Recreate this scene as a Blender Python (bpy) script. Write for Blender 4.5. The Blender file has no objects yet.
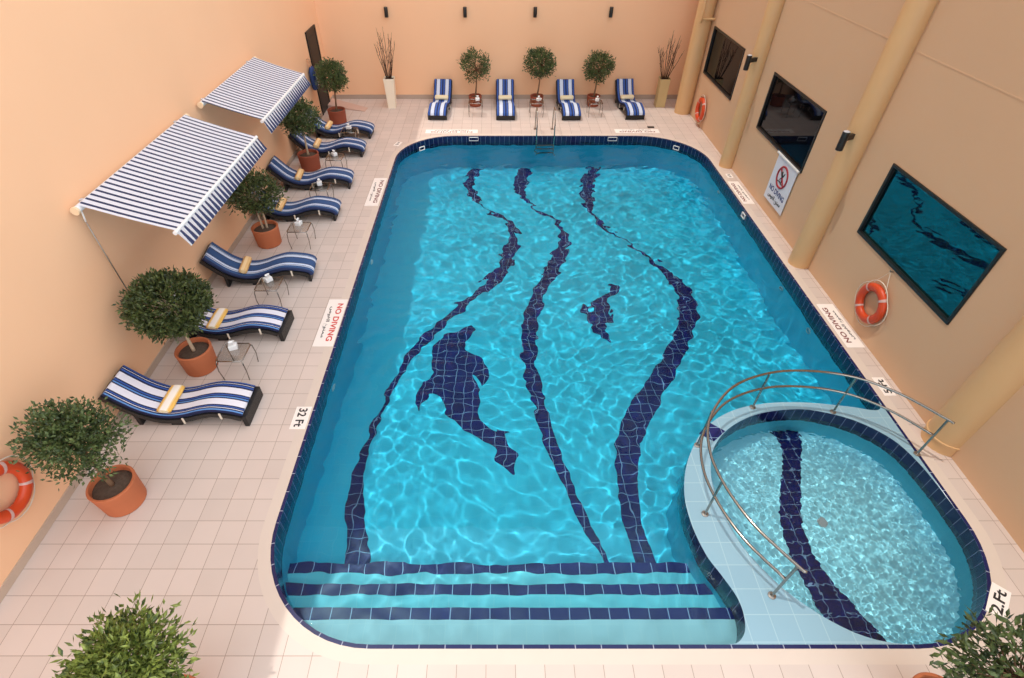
import bpy, bmesh, math, random
import numpy as np
from mathutils import Vector, Matrix
from mathutils.geometry import tessellate_polygon

sc = bpy.context.scene
COL = sc.collection
PI = math.pi

# ------------------------------------------------------------------ dimensions (metres)
WL, WR, WB = -6.03, 6.92, 20.6          # wall planes
ZW = -0.20                              # water level
rng = random.Random(7)

# ------------------------------------------------------------------ materials
def new_mat(name):
    m = bpy.data.materials.new(name)
    m.use_nodes = True
    nt = m.node_tree
    return m, nt, nt.nodes['Principled BSDF']

def srgb(r, g, b):
    f = lambda c: (c/255/12.92) if c/255 <= .04045 else ((c/255+.055)/1.055)**2.4
    return (f(r), f(g), f(b))

def plain(name, col, rough=.5, metal=0., noise=0., nscale=6., bump=0., bscale=60., spec=None):
    m, nt, b = new_mat(name)
    b.inputs['Roughness'].default_value = rough
    b.inputs['Metallic'].default_value = metal
    if spec is not None:
        b.inputs['Specular IOR Level'].default_value = spec
    b.inputs['Base Color'].default_value = (*col, 1)
    tc = nt.nodes.new('ShaderNodeTexCoord')
    if noise:
        n = nt.nodes.new('ShaderNodeTexNoise'); n.inputs['Scale'].default_value = nscale
        n.inputs['Detail'].default_value = 4
        nt.links.new(tc.outputs['Object'], n.inputs['Vector'])
        mx = nt.nodes.new('ShaderNodeMix'); mx.data_type = 'RGBA'
        mx.inputs[6].default_value = (*[c*(1-noise) for c in col], 1)
        mx.inputs[7].default_value = (*[min(1, c*(1+noise)) for c in col], 1)
        nt.links.new(n.outputs['Fac'], mx.inputs[0]); nt.links.new(mx.outputs[2], b.inputs['Base Color'])
    if bump:
        n2 = nt.nodes.new('ShaderNodeTexNoise'); n2.inputs['Scale'].default_value = bscale
        nt.links.new(tc.outputs['Object'], n2.inputs['Vector'])
        bp = nt.nodes.new('ShaderNodeBump'); bp.inputs['Strength'].default_value = bump
        bp.inputs['Distance'].default_value = .01
        nt.links.new(n2.outputs['Fac'], bp.inputs['Height']); nt.links.new(bp.outputs[0], b.inputs['Normal'])
    return m

def tiles(name, c1, c2, grout, w, h, mortar, rough=.4, coord='Object', off=(0, 0, 0), noise=0., bump=.25):
    m, nt, b = new_mat(name)
    b.inputs['Roughness'].default_value = rough
    tc = nt.nodes.new('ShaderNodeTexCoord')
    mp = nt.nodes.new('ShaderNodeMapping'); mp.inputs['Location'].default_value = off
    br = nt.nodes.new('ShaderNodeTexBrick')
    br.offset = 0; br.squash = 1
    br.inputs['Scale'].default_value = 1
    br.inputs['Brick Width'].default_value = w; br.inputs['Row Height'].default_value = h
    br.inputs['Mortar Size'].default_value = mortar; br.inputs['Mortar Smooth'].default_value = .1
    br.inputs['Color1'].default_value = (*c1, 1); br.inputs['Color2'].default_value = (*c2, 1)
    br.inputs['Mortar'].default_value = (*grout, 1)
    nt.links.new(tc.outputs[coord], mp.inputs[0]); nt.links.new(mp.outputs[0], br.inputs['Vector'])
    last = br.outputs['Color']
    if noise:
        n = nt.nodes.new('ShaderNodeTexNoise'); n.inputs['Scale'].default_value = 1.3; n.inputs['Detail'].default_value = 5
        nt.links.new(tc.outputs[coord], n.inputs['Vector'])
        mr = nt.nodes.new('ShaderNodeMapRange'); mr.inputs[3].default_value = 1-noise; mr.inputs[4].default_value = 1+noise
        nt.links.new(n.outputs['Fac'], mr.inputs[0])
        mx = nt.nodes.new('ShaderNodeVectorMath'); mx.operation = 'SCALE'
        nt.links.new(last, mx.inputs[0]); nt.links.new(mr.outputs[0], mx.inputs['Scale'])
        last = mx.outputs[0]
    nt.links.new(last, b.inputs['Base Color'])
    if bump:
        bp = nt.nodes.new('ShaderNodeBump'); bp.invert = True
        bp.inputs['Strength'].default_value = bump; bp.inputs['Distance'].default_value = .004
        nt.links.new(br.outputs['Fac'], bp.inputs['Height']); nt.links.new(bp.outputs[0], b.inputs['Normal'])
    return m

def stripes(name, stops, axis, rough=.75, scale=1., coord='Object', shift=0., repeat=False):
    """colour bands along one axis: stops = [(pos, colour)] in metres, constant steps"""
    m, nt, b = new_mat(name)
    b.inputs['Roughness'].default_value = rough
    tc = nt.nodes.new('ShaderNodeTexCoord'); sp = nt.nodes.new('ShaderNodeSeparateXYZ')
    nt.links.new(tc.outputs[coord], sp.inputs[0])
    ma = nt.nodes.new('ShaderNodeMath'); ma.operation = 'MULTIPLY_ADD'
    ma.inputs[1].default_value = scale; ma.inputs[2].default_value = shift
    nt.links.new(sp.outputs[axis], ma.inputs[0])
    out = ma.outputs[0]
    if repeat:
        fr = nt.nodes.new('ShaderNodeMath'); fr.operation = 'FRACT'
        nt.links.new(out, fr.inputs[0]); out = fr.outputs[0]
    cr = nt.nodes.new('ShaderNodeValToRGB'); cr.color_ramp.interpolation = 'CONSTANT'
    el = cr.color_ramp.elements
    while len(el) > 1: el.remove(el[0])
    el[0].position = stops[0][0]; el[0].color = (*stops[0][1], 1)
    for p, c in stops[1:]:
        e = el.new(p); e.color = (*c, 1)
    nt.links.new(out, cr.inputs[0]); nt.links.new(cr.outputs[0], b.inputs['Base Color'])
    n2 = nt.nodes.new('ShaderNodeTexNoise'); n2.inputs['Scale'].default_value = 18
    nt.links.new(tc.outputs['Object'], n2.inputs['Vector'])
    bp = nt.nodes.new('ShaderNodeBump'); bp.inputs['Strength'].default_value = .25; bp.inputs['Distance'].default_value = .02
    nt.links.new(n2.outputs['Fac'], bp.inputs['Height']); nt.links.new(bp.outputs[0], b.inputs['Normal'])
    return m

M = {}
M['wall'] = plain('orange_plaster', srgb(239, 190, 150), .8, noise=.035, nscale=.6, bump=.1, bscale=90)
M['wall_tan'] = plain('tan_plaster', srgb(206, 171, 138), .75, noise=.03, nscale=.7, bump=.1, bscale=90)
M['column'] = plain('cream_paint', srgb(212, 172, 124), .45, noise=.02, nscale=2)
M['deck'] = tiles('deck_tile', srgb(211, 195, 186), srgb(203, 188, 179), srgb(158, 138, 126), .33, .33, .0040,
                  rough=.5, off=(.09, -.307, 0), noise=.07)
M['coping'] = plain('coping_stone', srgb(212, 197, 185), .5, noise=.04, nscale=3)
M['skirting'] = tiles('skirting_tile', srgb(186, 168, 150), srgb(178, 160, 144), srgb(140, 122, 110), .33, 9, .004, coord='UV')
M['navy'] = tiles('navy_tile', (.002, .005, .085), (.003, .007, .11), (.20, .31, .5), .2, .2, .0055, rough=.25, bump=0)
M['navy_band'] = tiles('navy_band_tile', (.003, .005, .048), (.005, .008, .066), (.12, .15, .26), .155, .36, .005, rough=.2, coord='UV', bump=0)
M['navy_rim'] = tiles('navy_rim_tile', (.003, .007, .07), (.004, .010, .09), (.3, .34, .45), .30, 9, .006, rough=.25, coord='UV', bump=0)
M['navy_nosing'] = tiles('navy_nosing_tile', (.002, .005, .11), (.003, .007, .14), (.40, .55, .8), .25, 9, .005, rough=.3, off=(.05, 4.5, 0), bump=0)
M['pool'] = tiles('pool_tile', (.045, .56, .78), (.04, .54, .76), (.06, .58, .78), .2, .2, .004, rough=.4, coord='UV', bump=0)
M['pool_floor'] = tiles('pool_floor_tile', (.036, .56, .76), (.032, .53, .74), (.06, .58, .77), .2, .2, .004, rough=.4, bump=0)
M['kid_wall'] = tiles('paddling_wall_tile', (.12, .66, .82), (.11, .63, .80), (.15, .68, .82), .2, .2, .004, rough=.4, coord='UV', bump=0)
M['kid'] = tiles('paddling_tile', (.38, .84, 1.), (.35, .82, .99), (.42, .86, 1.), .2, .2, .004, rough=.4, bump=0)
M['step_deep'] = tiles('deep_tinted_step_tile', (.17, .68, .80), (.15, .66, .78), (.22, .7, .8), .2, .2, .004, rough=.4, bump=0)  # lower steps: light lost in deeper water is put into the tile colour
M['step'] = tiles('shallow_tinted_step_tile', (.46, .72, .80), (.44, .70, .78), (.5, .74, .8), .2, .2, .004, rough=.4, bump=0)  # top step: same tile, painted paler to imitate shallower water
M['pale'] = tiles('pale_blue_tile', srgb(140, 178, 196), srgb(136, 174, 193), srgb(158, 192, 204), .3, .3, .006, rough=.35, bump=0)
M['steel'] = plain('polished_steel', (.36, .33, .30), .16, 1.)
M['steel_dull'] = plain('brushed_steel', (.34, .31, .28), .35, 1.)
M['white'] = plain('white_plastic', (.80, .80, .80), .45)
M['signwhite'] = plain('sign_white', srgb(244, 236, 230), .5)
M['wallsign'] = plain('wall_sign_white', srgb(214, 218, 230), .4)
M['red'] = plain('sign_red', srgb(205, 60, 50), .5)
M['darkred'] = plain('sign_dark_red', srgb(150, 20, 40), .5)
M['ink'] = plain('sign_black', (.012, .012, .014), .5)
M['inkblue'] = plain('sign_blue', srgb(35, 45, 110), .5)
M['inkmaroon'] = plain('sign_maroon', srgb(120, 52, 44), .5)
M['terracotta'] = plain('terracotta', srgb(184, 104, 66), .75, noise=.07, nscale=5, bump=.15, bscale=40)
M['terracotta_dark'] = plain('terracotta_dark', srgb(146, 72, 48), .75, noise=.08, nscale=5, bump=.15, bscale=40)
M['soil'] = plain('soil', (.085, .055, .038), .95, noise=.5, nscale=25, bump=.8, bscale=50)
M['bark'] = plain('bark', srgb(120, 90, 66), .85, noise=.25, nscale=20, bump=.4, bscale=60)
M['palebark'] = plain('pale_bark', srgb(186, 164, 138), .8, noise=.15, nscale=20, bump=.3, bscale=60)
M['twig'] = plain('dry_twig', srgb(74, 48, 36), .85, noise=.2, nscale=20)
M['rattan'] = tiles('black_rattan', (.016, .014, .013), (.022, .019, .017), (.006, .005, .005), .03, .012, .003, rough=.45, bump=.6)
M['glossblack'] = plain('black_paint', (.012, .011, .011), .35)
M['doorbrown'] = plain('dark_door', srgb(15, 11, 10), .5, noise=.15, nscale=8)
M['bandgrey'] = plain('band_grey', srgb(206, 168, 160), .5)
M['orange'] = plain('buoy_orange', srgb(206, 70, 28), .4, noise=.05, nscale=6)
M['ropewhite'] = plain('rope_white', srgb(226, 214, 196), .8)
M['cream_vase'] = plain('cream_vase', srgb(240, 226, 204), .35, noise=.02, nscale=3)
M['tan_vase'] = plain('tan_vase', srgb(196, 172, 122), .4, noise=.05, nscale=3)
M['bagblue'] = plain('bag_blue', srgb(32, 60, 116), .7, noise=.15, nscale=14)
M['tan'] = plain('tan_strap', srgb(196, 148, 112), .6)
M['grey'] = plain('grey_alu', srgb(190, 192, 198), .4)
M['beigecap'] = plain('beige_cap', srgb(236, 208, 172), .5)
M['slab'] = plain('pink_slab', srgb(206, 172, 156), .7, noise=.05, nscale=4)
M['tissue'] = plain('tissue_white', (.86, .85, .84), .8)

nv, bl, wh, lb = srgb(12, 22, 66), srgb(44, 84, 160), srgb(222, 220, 230), srgb(88, 136, 196)
pos = lambda L: [(p, c) for p, c in L]
M['cushA'] = stripes('white_banded_cushion', pos([(0, nv), (.04, lb), (.07, nv), (.10, wh), (.115, nv), (.14, bl), (.165, nv), (.20, wh), (.385, nv), (.42, lb),
        (.455, nv), (.485, bl), (.52, nv), (.555, wh), (.745, nv), (.79, bl), (.83, nv), (.86, wh), (.875, nv), (.91, bl), (.95, nv)]), 1, scale=1/.66, shift=.5)
w2, b2, b3 = srgb(196, 206, 226), srgb(42, 76, 124), srgb(24, 40, 82)
M['cushB'] = stripes('blue_banded_cushion', pos([(0, b3), (.06, b2), (.17, w2), (.20, b3), (.225, w2), (.31, b3), (.335, b2), (.62, b3), (.65, w2), (.76, b3), (.785, w2),
        (.80, b2), (.92, b3)]), 1, scale=1/.66, shift=.5)
M['cushC'] = stripes('back_row_cushion', pos([(0, nv), (.05, bl), (.13, nv), (.17, w2), (.35, nv), (.38, bl), (.47, nv), (.54, bl), (.62, nv), (.65, w2), (.83, nv), (.87, bl), (.95, nv)]),
        1, scale=1/.66, shift=.5)
yl = srgb(236, 186, 96)
M['towelA'] = stripes('yellow_white_towel', [(0, yl), (.22, srgb(240, 214, 160)), (.30, srgb(246, 238, 228)), (.72, srgb(240, 214, 160)), (.80, yl)], 0, scale=1/.24, shift=.5, rough=.9)
M['towelB'] = stripes('tan_towel', [(0, srgb(214, 168, 108)), (.3, srgb(238, 206, 156)), (.6, srgb(226, 184, 126)), (.85, srgb(204, 156, 96))], 0, scale=1/.2, shift=.5, rough=.9)
M['towelC'] = plain('cream_towel', srgb(232, 218, 180), .9, bump=.3, bscale=80)
aw_n, aw_w = srgb(58, 66, 104), srgb(238, 240, 248)
M['awning'] = stripes('awning_fabric', [(0, aw_w), (.64, aw_n)], 1, scale=1/.128, repeat=True, rough=.8)
_nt = M['awning'].node_tree
_tr = _nt.nodes.new('ShaderNodeBsdfTranslucent'); _mx = _nt.nodes.new('ShaderNodeMixShader'); _mx.inputs[0].default_value = .35
_nt.links.new([n for n in _nt.nodes if n.type == 'VALTORGB'][0].outputs[0], _tr.inputs[0])
_nt.links.new(_nt.nodes['Principled BSDF'].outputs[0], _mx.inputs[1]); _nt.links.new(_tr.outputs[0], _mx.inputs[2])
_nt.links.new(_mx.outputs[0], _nt.nodes['Material Output'].inputs[0])

def leaf_mat(name, dark, light, scale=9.):
    m, nt, b = new_mat(name)
    b.inputs['Roughness'].default_value = .42
    tc = nt.nodes.new('ShaderNodeTexCoord'); n = nt.nodes.new('ShaderNodeTexNoise')
    n.inputs['Scale'].default_value = scale; n.inputs['Detail'].default_value = 3
    nt.links.new(tc.outputs['Object'], n.inputs['Vector'])
    cr = nt.nodes.new('ShaderNodeValToRGB')
    cr.color_ramp.elements[0].position = .35; cr.color_ramp.elements[0].color = (*dark, 1)
    cr.color_ramp.elements[1].position = .68; cr.color_ramp.elements[1].color = (*light, 1)
    nt.links.new(n.outputs['Fac'], cr.inputs[0]); nt.links.new(cr.outputs[0], b.inputs['Base Color'])
    tr = nt.nodes.new('ShaderNodeBsdfTranslucent'); nt.links.new(cr.outputs[0], tr.inputs['Color'])
    mx = nt.nodes.new('ShaderNodeMixShader'); mx.inputs[0].default_value = .2
    nt.links.new(b.outputs[0], mx.inputs[1]); nt.links.new(tr.outputs[0], mx.inputs[2])
    nt.links.new(mx.outputs[0], nt.nodes['Material Output'].inputs[0])
    return m
M['leaf'] = leaf_mat('dark_leaf', srgb(44, 56, 32), srgb(104, 116, 62))
M['leaf_mid'] = leaf_mat('mid_leaf', srgb(46, 62, 36), srgb(106, 124, 70))
M['leaf_bright'] = leaf_mat('bright_leaf', srgb(54, 74, 30), srgb(160, 174, 84), 14.)

def glass_sheet():
    m, nt, b = new_mat('table_glass')
    nt.nodes.remove(b)
    t = nt.nodes.new('ShaderNodeBsdfTransparent'); t.inputs[0].default_value = (.86, .86, .85, 1)
    g = nt.nodes.new('ShaderNodeBsdfGlossy'); g.inputs['Roughness'].default_value = .05
    mx = nt.nodes.new('ShaderNodeMixShader'); mx.inputs[0].default_value = .10
    nt.links.new(t.outputs[0], mx.inputs[1]); nt.links.new(g.outputs[0], mx.inputs[2])
    nt.links.new(mx.outputs[0], nt.nodes['Material Output'].inputs[0])
    return m
M['glass'] = glass_sheet()

def water_mat(name, tint):
    m, nt, b = new_mat(name)
    nt.nodes.remove(b)
    rf = nt.nodes.new('ShaderNodeBsdfRefraction'); rf.inputs['IOR'].default_value = 1.333
    rf.inputs['Roughness'].default_value = 0; rf.inputs['Color'].default_value = (*tint, 1)
    gl = nt.nodes.new('ShaderNodeBsdfGlossy'); gl.inputs['Roughness'].default_value = 0; gl.inputs['Color'].default_value = (.45, .55, .62, 1)
    fr = nt.nodes.new('ShaderNodeFresnel'); fr.inputs[0].default_value = 1.333
    mx = nt.nodes.new('ShaderNodeMixShader')
    nt.links.new(fr.outputs[0], mx.inputs[0]); nt.links.new(rf.outputs[0], mx.inputs[1]); nt.links.new(gl.outputs[0], mx.inputs[2])
    nt.links.new(mx.outputs[0], nt.nodes['Material Output'].inputs[0])
    return m
M['water'] = water_mat('pool_water_surface', (.75, .95, .99))
M['water_kid'] = water_mat('paddling_water_surface', (.88, .985, 1.))

m, nt, b = new_mat('black_window_glass')
b.inputs['Base Color'].default_value = (.003, .003, .004, 1); b.inputs['Roughness'].default_value = .03
b.inputs['IOR'].default_value = 1.3; b.inputs['Specular Tint'].default_value = (.5, .7, 1, 1)
M['pane_black'] = m
m, nt, b = new_mat('dark_window_glass')
b.inputs['Base Color'].default_value = (.002, .004, .005, 1); b.inputs['Roughness'].default_value = .02
b.inputs['IOR'].default_value = 2.7; b.inputs['Specular Tint'].default_value = (.10, .75, .85, 1)
M['pane'] = m

# ------------------------------------------------------------------ object helpers
def tag(o, label=None, cat=None, group=None, kind=None):
    if label: o['label'] = label
    if cat: o['category'] = cat
    if group: o['group'] = group
    if kind: o['kind'] = kind
    return o

def empty(name, loc, rz=0., label=None, cat=None, group=None, kind=None):
    o = bpy.data.objects.new(name, None); COL.objects.link(o)
    o.location = loc; o.rotation_euler = (0, 0, rz); o.empty_display_size = .1
    return tag(o, label, cat, group, kind)

class MB:
    """collects shapes for ONE mesh object"""
    def __init__(s): s.v = []; s.f = []; s.uv = {}
    def add(s, vs, fs, uvs=None):
        k = len(s.v); s.v += [tuple(p) for p in vs]
        for i, f in enumerate(fs):
            if uvs: s.uv[len(s.f)] = uvs[i]
            s.f.append(tuple(k+j for j in f))
        return s
    def box(s, x0, x1, y0, y1, z0, z1, bev=0., mat=None):
        bm = bmesh.new(); bmesh.ops.create_cube(bm, size=1)
        for v in bm.verts:
            v.co = Vector(((x0+x1)/2+v.co.x*(x1-x0), (y0+y1)/2+v.co.y*(y1-y0), (z0+z1)/2+v.co.z*(z1-z0)))
        if bev: bmesh.ops.bevel(bm, geom=bm.edges[:], offset=bev, segments=2, affect='EDGES', profile=.5)
        if mat: bmesh.ops.transform(bm, matrix=mat, verts=bm.verts)
        s.bm(bm); return s
    def bm(s, bm):
        bm.verts.index_update()
        s.add([v.co[:] for v in bm.verts], [[v.index for v in f.verts] for f in bm.faces]); bm.free(); return s
    def tube(s, pts, r, n=10, cap=True, closed=False):
        pts = [Vector(p) for p in pts]; N = len(pts)
        rr = r if isinstance(r, (list, tuple)) else [r]*N
        k = len(s.v); up = None
        for i, p in enumerate(pts):
            a = pts[(i-1) % N] if (closed or i > 0) else p
            c = pts[(i+1) % N] if (closed or i < N-1) else p
            t = (c-a).normalized()
            if up is None:
                up = t.orthogonal().normalized()
            up = (up - t*up.dot(t)); up = up.normalized() if up.length > 1e-6 else t.orthogonal().normalized()
            w = t.cross(up)
            for j in range(n):
                an = 2*PI*j/n
                s.v.append(tuple(p+(up*math.cos(an)+w*math.sin(an))*rr[i]))
        for i in range(N if closed else N-1):
            i2 = (i+1) % N
            for j in range(n):
                j2 = (j+1) % n
                s.f.append((k+i*n+j, k+i*n+j2, k+i2*n+j2, k+i2*n+j))
        if cap and not closed:
            s.f.append(tuple(k+j for j in reversed(range(n)))); s.f.append(tuple(k+(N-1)*n+j for j in range(n)))
        return s
    def lathe(s, prof, c=(0, 0, 0), n=32, cap0=True, cap1=True):
        k = len(s.v)
        for r, z in prof:
            for j in range(n):
                a = 2*PI*j/n; s.v.append((c[0]+r*math.cos(a), c[1]+r*math.sin(a), c[2]+z))
        for i in range(len(prof)-1):
            for j in range(n):
                j2 = (j+1) % n
                s.f.append((k+i*n+j, k+i*n+j2, k+(i+1)*n+j2, k+(i+1)*n+j))
        if cap0: s.f.append(tuple(k+j for j in reversed(range(n))))
        if cap1: s.f.append(tuple(k+(len(prof)-1)*n+j for j in range(n)))
        return s
    def flat(s, loops, z):
        """filled polygon (with holes) at height z (number or function of x, y)"""
        zf = z if callable(z) else (lambda x, y: z)
        tri = tessellate_polygon([[Vector((p[0], p[1], 0)) for p in L] for L in loops])
        pts = [p for L in loops for p in L]
        vs = [(p[0], p[1], zf(p[0], p[1])) for p in pts]
        fs = []
        for t in tri:
            a, b_, c = [pts[i] for i in t]
            cr = (b_[0]-a[0])*(c[1]-a[1])-(b_[1]-a[1])*(c[0]-a[0])
            if abs(cr) < 1e-9: continue
            fs.append(tuple(t) if cr > 0 else tuple(reversed(t)))
        return s.add(vs, fs)
    def wall_loop(s, loop, z0, z1, inward=True, closed=True):
        """vertical band along a loop with UV = (arc length, z)"""
        N = len(loop); L = 0.
        for i in range(N if closed else N-1):
            a, b_ = loop[i], loop[(i+1) % N]
            d = math.dist(a, b_)
            q = [(a[0], a[1], z0), (b_[0], b_[1], z0), (b_[0], b_[1], z1), (a[0], a[1], z1)]
            u = [(L, z0), (L+d, z0), (L+d, z1), (L, z1)]
            o = (3, 2, 1, 0) if inward else (0, 1, 2, 3)
            s.add([q[j] for j in o], [(0, 1, 2, 3)], [[u[j] for j in o]]); L += d
        return s
    def ring(s, outer, inner, z):
        """flat band between two loops with equal point count, UV = (arc length, across)"""
        N = len(outer); L = 0.
        for i in range(N):
            j = (i+1) % N; d = math.dist(outer[i], outer[j])
            s.add([(*outer[i], z), (*outer[j], z), (*inner[j], z), (*inner[i], z)], [(0, 1, 2, 3)],
                  [[(L, .1), (L+d, .1), (L+d, .2), (L, .2)]]); L += d
        return s
    def build(s, name, mat, parent=None, smooth=False, angle=None):
        me = bpy.data.meshes.new(name); me.from_pydata(s.v, [], s.f)
        if s.uv:
            uv = me.uv_layers.new(name='UVMap')
            for pi, cs in s.uv.items():
                for li, c in zip(me.polygons[pi].loop_indices, cs): uv.data[li].uv = c
        me.materials.append(mat)
        if smooth or angle:
            me.polygons.foreach_set('use_smooth', [True]*len(me.polygons))
            if angle: me.set_sharp_from_angle(angle=math.radians(angle))
        me.update()
        o = bpy.data.objects.new(name, me); COL.objects.link(o)
        if parent: o.parent = parent
        return o

def catmull(P, n=6, closed=False):
    P = [Vector(p) for p in P]; N = len(P); out = []
    for i in range(N if closed else N-1):
        p0 = P[(i-1) % N] if (closed or i > 0) else P[i]*2-P[i+1]
        p1 = P[i]; p2 = P[(i+1) % N]
        p3 = P[(i+2) % N] if (closed or i+2 < N) else P[i+1]*2-P[i]
        for k in range(n):
            t = k/n
            out.append(.5*((2*p1)+(p2-p0)*t+(2*p0-5*p1+4*p2-p3)*t*t+(3*p1-p0-3*p2+p3)*t**3))
    if not closed: out.append(P[-1])
    return out
def cm2(P, n=6, closed=False): return [(p.x, p.y) for p in catmull([(a, b_, 0) for a, b_ in P], n, closed)]

def children(o): return [c for c in COL.objects if c.parent == o]
def copy_tree(o, parent=None):
    c = o.copy(); COL.objects.link(c)
    if parent: c.parent = parent
    for ch in children(o): copy_tree(ch, c)
    return c

def text_mesh(body, font=None, size=.2):
    cu = bpy.data.curves.new('lettering', 'FONT'); cu.body = body; cu.size = size
    cu.align_x = 'CENTER'; cu.align_y = 'CENTER'; cu.extrude = .0015; cu.offset = .0045
    if font: cu.font = font
    o = bpy.data.objects.new('lettering', cu); COL.objects.link(o)
    bpy.context.view_layer.update()
    dg = bpy.context.evaluated_depsgraph_get()
    me = bpy.data.meshes.new_from_object(o.evaluated_get(dg))
    bpy.data.objects.remove(o); bpy.data.curves.remove(cu)
    return me
def lettering(body, size, mat, parent, loc, rot, width=None, height=None):
    me = text_mesh(body, None, size); me.materials.clear(); me.materials.append(mat)
    xs = [v.co.x for v in me.vertices]; ys = [v.co.y for v in me.vertices]
    cx, cy = (max(xs)+min(xs))/2, (max(ys)+min(ys))/2
    sx = width/(max(xs)-min(xs)) if width else 1; sy = height/(max(ys)-min(ys)) if height else sx
    for v in me.vertices: v.co.x = (v.co.x-cx)*sx; v.co.y = (v.co.y-cy)*sy
    cuts = [me]
    if ' ' in body:
        iv = sorted((min(me.vertices[i].co.x for i in p.vertices), max(me.vertices[i].co.x for i in p.vertices)) for p in me.polygons)
        best, hi = (0, 0), iv[0][1]
        for a, b_ in iv[1:]:
            if a-hi > best[0]: best = (a-hi, (a+hi)/2)
            hi = max(hi, b_)
        cuts = []
        for side in (-1, 1):
            bm = bmesh.new(); bm.from_mesh(me)
            bmesh.ops.delete(bm, geom=[v for v in bm.verts if (v.co.x-best[1])*side < 0], context='VERTS')
            m2 = bpy.data.meshes.new('lettering'); bm.to_mesh(m2); bm.free(); m2.materials.append(mat); cuts.append(m2)
    for m2 in cuts:
        o = bpy.data.objects.new('lettering', m2); COL.objects.link(o); o.parent = parent
        o.location = loc; o.rotation_euler = rot
    return o
ARABIC = '\uFEB9\uFEEE\uFED0\uFEDF\uFE8D \uFEC9\uFEEE\uFEE8\uFEE4\uFEE3'

# ------------------------------------------------------------------ outlines
def rounded(x0, x1, y0, y1, rnl, rnr, rfr, rfl, d=0., n=14):
    """counter-clockwise rounded rectangle grown by d; straight sides are subdivided"""
    x0 -= d; x1 += d; y0 -= d; y1 += d
    rnl += d; rnr += d; rfr += d; rfl += d
    P = []
    for cx, cy, r, a0 in ((x0+rnl, y0+rnl, rnl, PI), (x1-rnr, y0+rnr, rnr, 1.5*PI), (x1-rfr, y1-rfr, rfr, 0), (x0+rfl, y1-rfl, rfl, .5*PI)):
        for k in range(n+1):
            a = a0+.5*PI*k/n; P.append((cx+r*math.cos(a), cy+r*math.sin(a)))
    return P
RC = dict(x0=-2.98, x1=6.48, y0=2.03, y1=17.07, rnl=1.55, rnr=1.60, rfr=1.9, rfl=1.75)
RIM_OUT, RIM_IN, COP_OUT = rounded(**RC), rounded(**RC, d=-.045), rounded(**RC, d=.16)

DIV = cm2([(2.70, 2.075), (2.83, 2.10), (2.95, 2.22), (3.00, 2.42), (2.98, 2.62), (2.88, 2.87), (2.76, 3.15), (2.69, 3.6), (2.73, 4.08), (2.94, 4.62),
           (3.34, 5.17), (3.85, 5.52), (4.42, 5.69), (5.1, 5.73), (5.85, 5.64), (6.22, 5.56), (6.37, 5.60), (6.435, 5.76)], 5)
_ka = [(4.88+1.555*math.cos(a), 3.63+1.555*math.sin(a)) for a in np.linspace(-PI/2, 0, 9)]
KID = cm2([(3.17, 4.08), (3.25, 3.35), (3.48, 2.87), (3.74, 2.55), (4.1, 2.27), (4.46, 2.12)]+_ka+[(6.42, 4.1), (6.37, 4.55), (6.22, 4.97), (5.87, 5.31), (5.45, 5.50), (5.0, 5.58), (4.35, 5.49), (3.8, 5.23),
           (3.43, 4.88), (3.24, 4.5)], 5, True)
# main basin: near edge left part, divider, right edge, far corners, left edge
n1 = 15
nl = RIM_IN[:n1]
MAIN = nl + [(x, 2.075) for x in np.linspace(-1.2, 2.6, 12)] + DIV + \
       [(6.435, y) for y in np.linspace(6.2, 15.0, 12)] + RIM_IN[2*n1:3*n1] + RIM_IN[3*n1:]
# divider top polygon
kt = min(range(len(KID)), key=lambda i: math.dist(KID[i], (6.435, 3.9)))
kb = min(range(len(KID)), key=lambda i: math.dist(KID[i], (4.88, 2.075)))
path = []
i = kt
while True:
    path.append(KID[i])
    if i == kb: break
    i = (i+1) % len(KID)
DIVTOP = DIV + [(6.435, 5.3), (6.435, 4.8), (6.435, 4.3)] + path[1:] + [(4.6, 2.075), (4.0, 2.075), (3.4, 2.075)]
def inside(P, x, y):
    c = np.zeros_like(x, dtype=bool); n = len(P)
    for i in range(n):
        x1, y1 = P[i]; x2, y2 = P[(i+1) % n]
        if y1 == y2: continue
        t = ((y1 > y) != (y2 > y)) & (x < (x2-x1)*(y-y1)/(y2-y1)+x1); c ^= t
    return c
def fz(x, y):
    if y < 4: return -1.25
    if y < 9: return -1.25-(y-4)/5*.65
    return -1.9-(y-9)/8*.25

# ------------------------------------------------------------------ setting
dk = MB().flat([[(WL, -1.2), (WR, -1.2), (WR, WB), (WL, WB)], COP_OUT], 0.)
tag(dk.build('floor', M['deck']), 'pale pink square tiled pool deck', 'floor', kind='structure')

w = MB().box(WL-.3, WL, -1.2, WB+.3, 0, 10.7)
tag(w.build('wall_left', M['wall']), 'tall plain orange plaster wall on the left with two awnings', 'wall', kind='structure')
w = MB().box(WL, WR+.3, WB, WB+.3, 0, 11.)
tag(w.build('wall_back', M['wall']), 'orange plaster wall across the far end of the pool', 'wall', kind='structure')
WINS = [(16.02, 18.72), (11.22, 13.95), (6.03, 8.73)]; WZ0, WZ1 = 1.44, 2.80
w = MB()
ys = [-1.2] + [v for p in sorted(WINS) for v in p] + [WB]
w.box(WR, WR+.3, -1.2, WB, 0, WZ0).box(WR, WR+.3, -1.2, WB, WZ1, 7.2)
for a, b_ in zip(ys[0::2], ys[1::2]): w.box(WR, WR+.3, a, b_, WZ0, WZ1)
tag(w.build('wall_right', M['wall_tan']), 'tan plaster wall on the right with three dark windows', 'wall', kind='structure')
w = MB().box(WR-.004, WR, -1.2, WB, 4.335, 4.355)
tag(w.build('trim_1', M['wall_tan']), 'thin joint line running along the tan right wall', 'trim', kind='structure')

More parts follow.
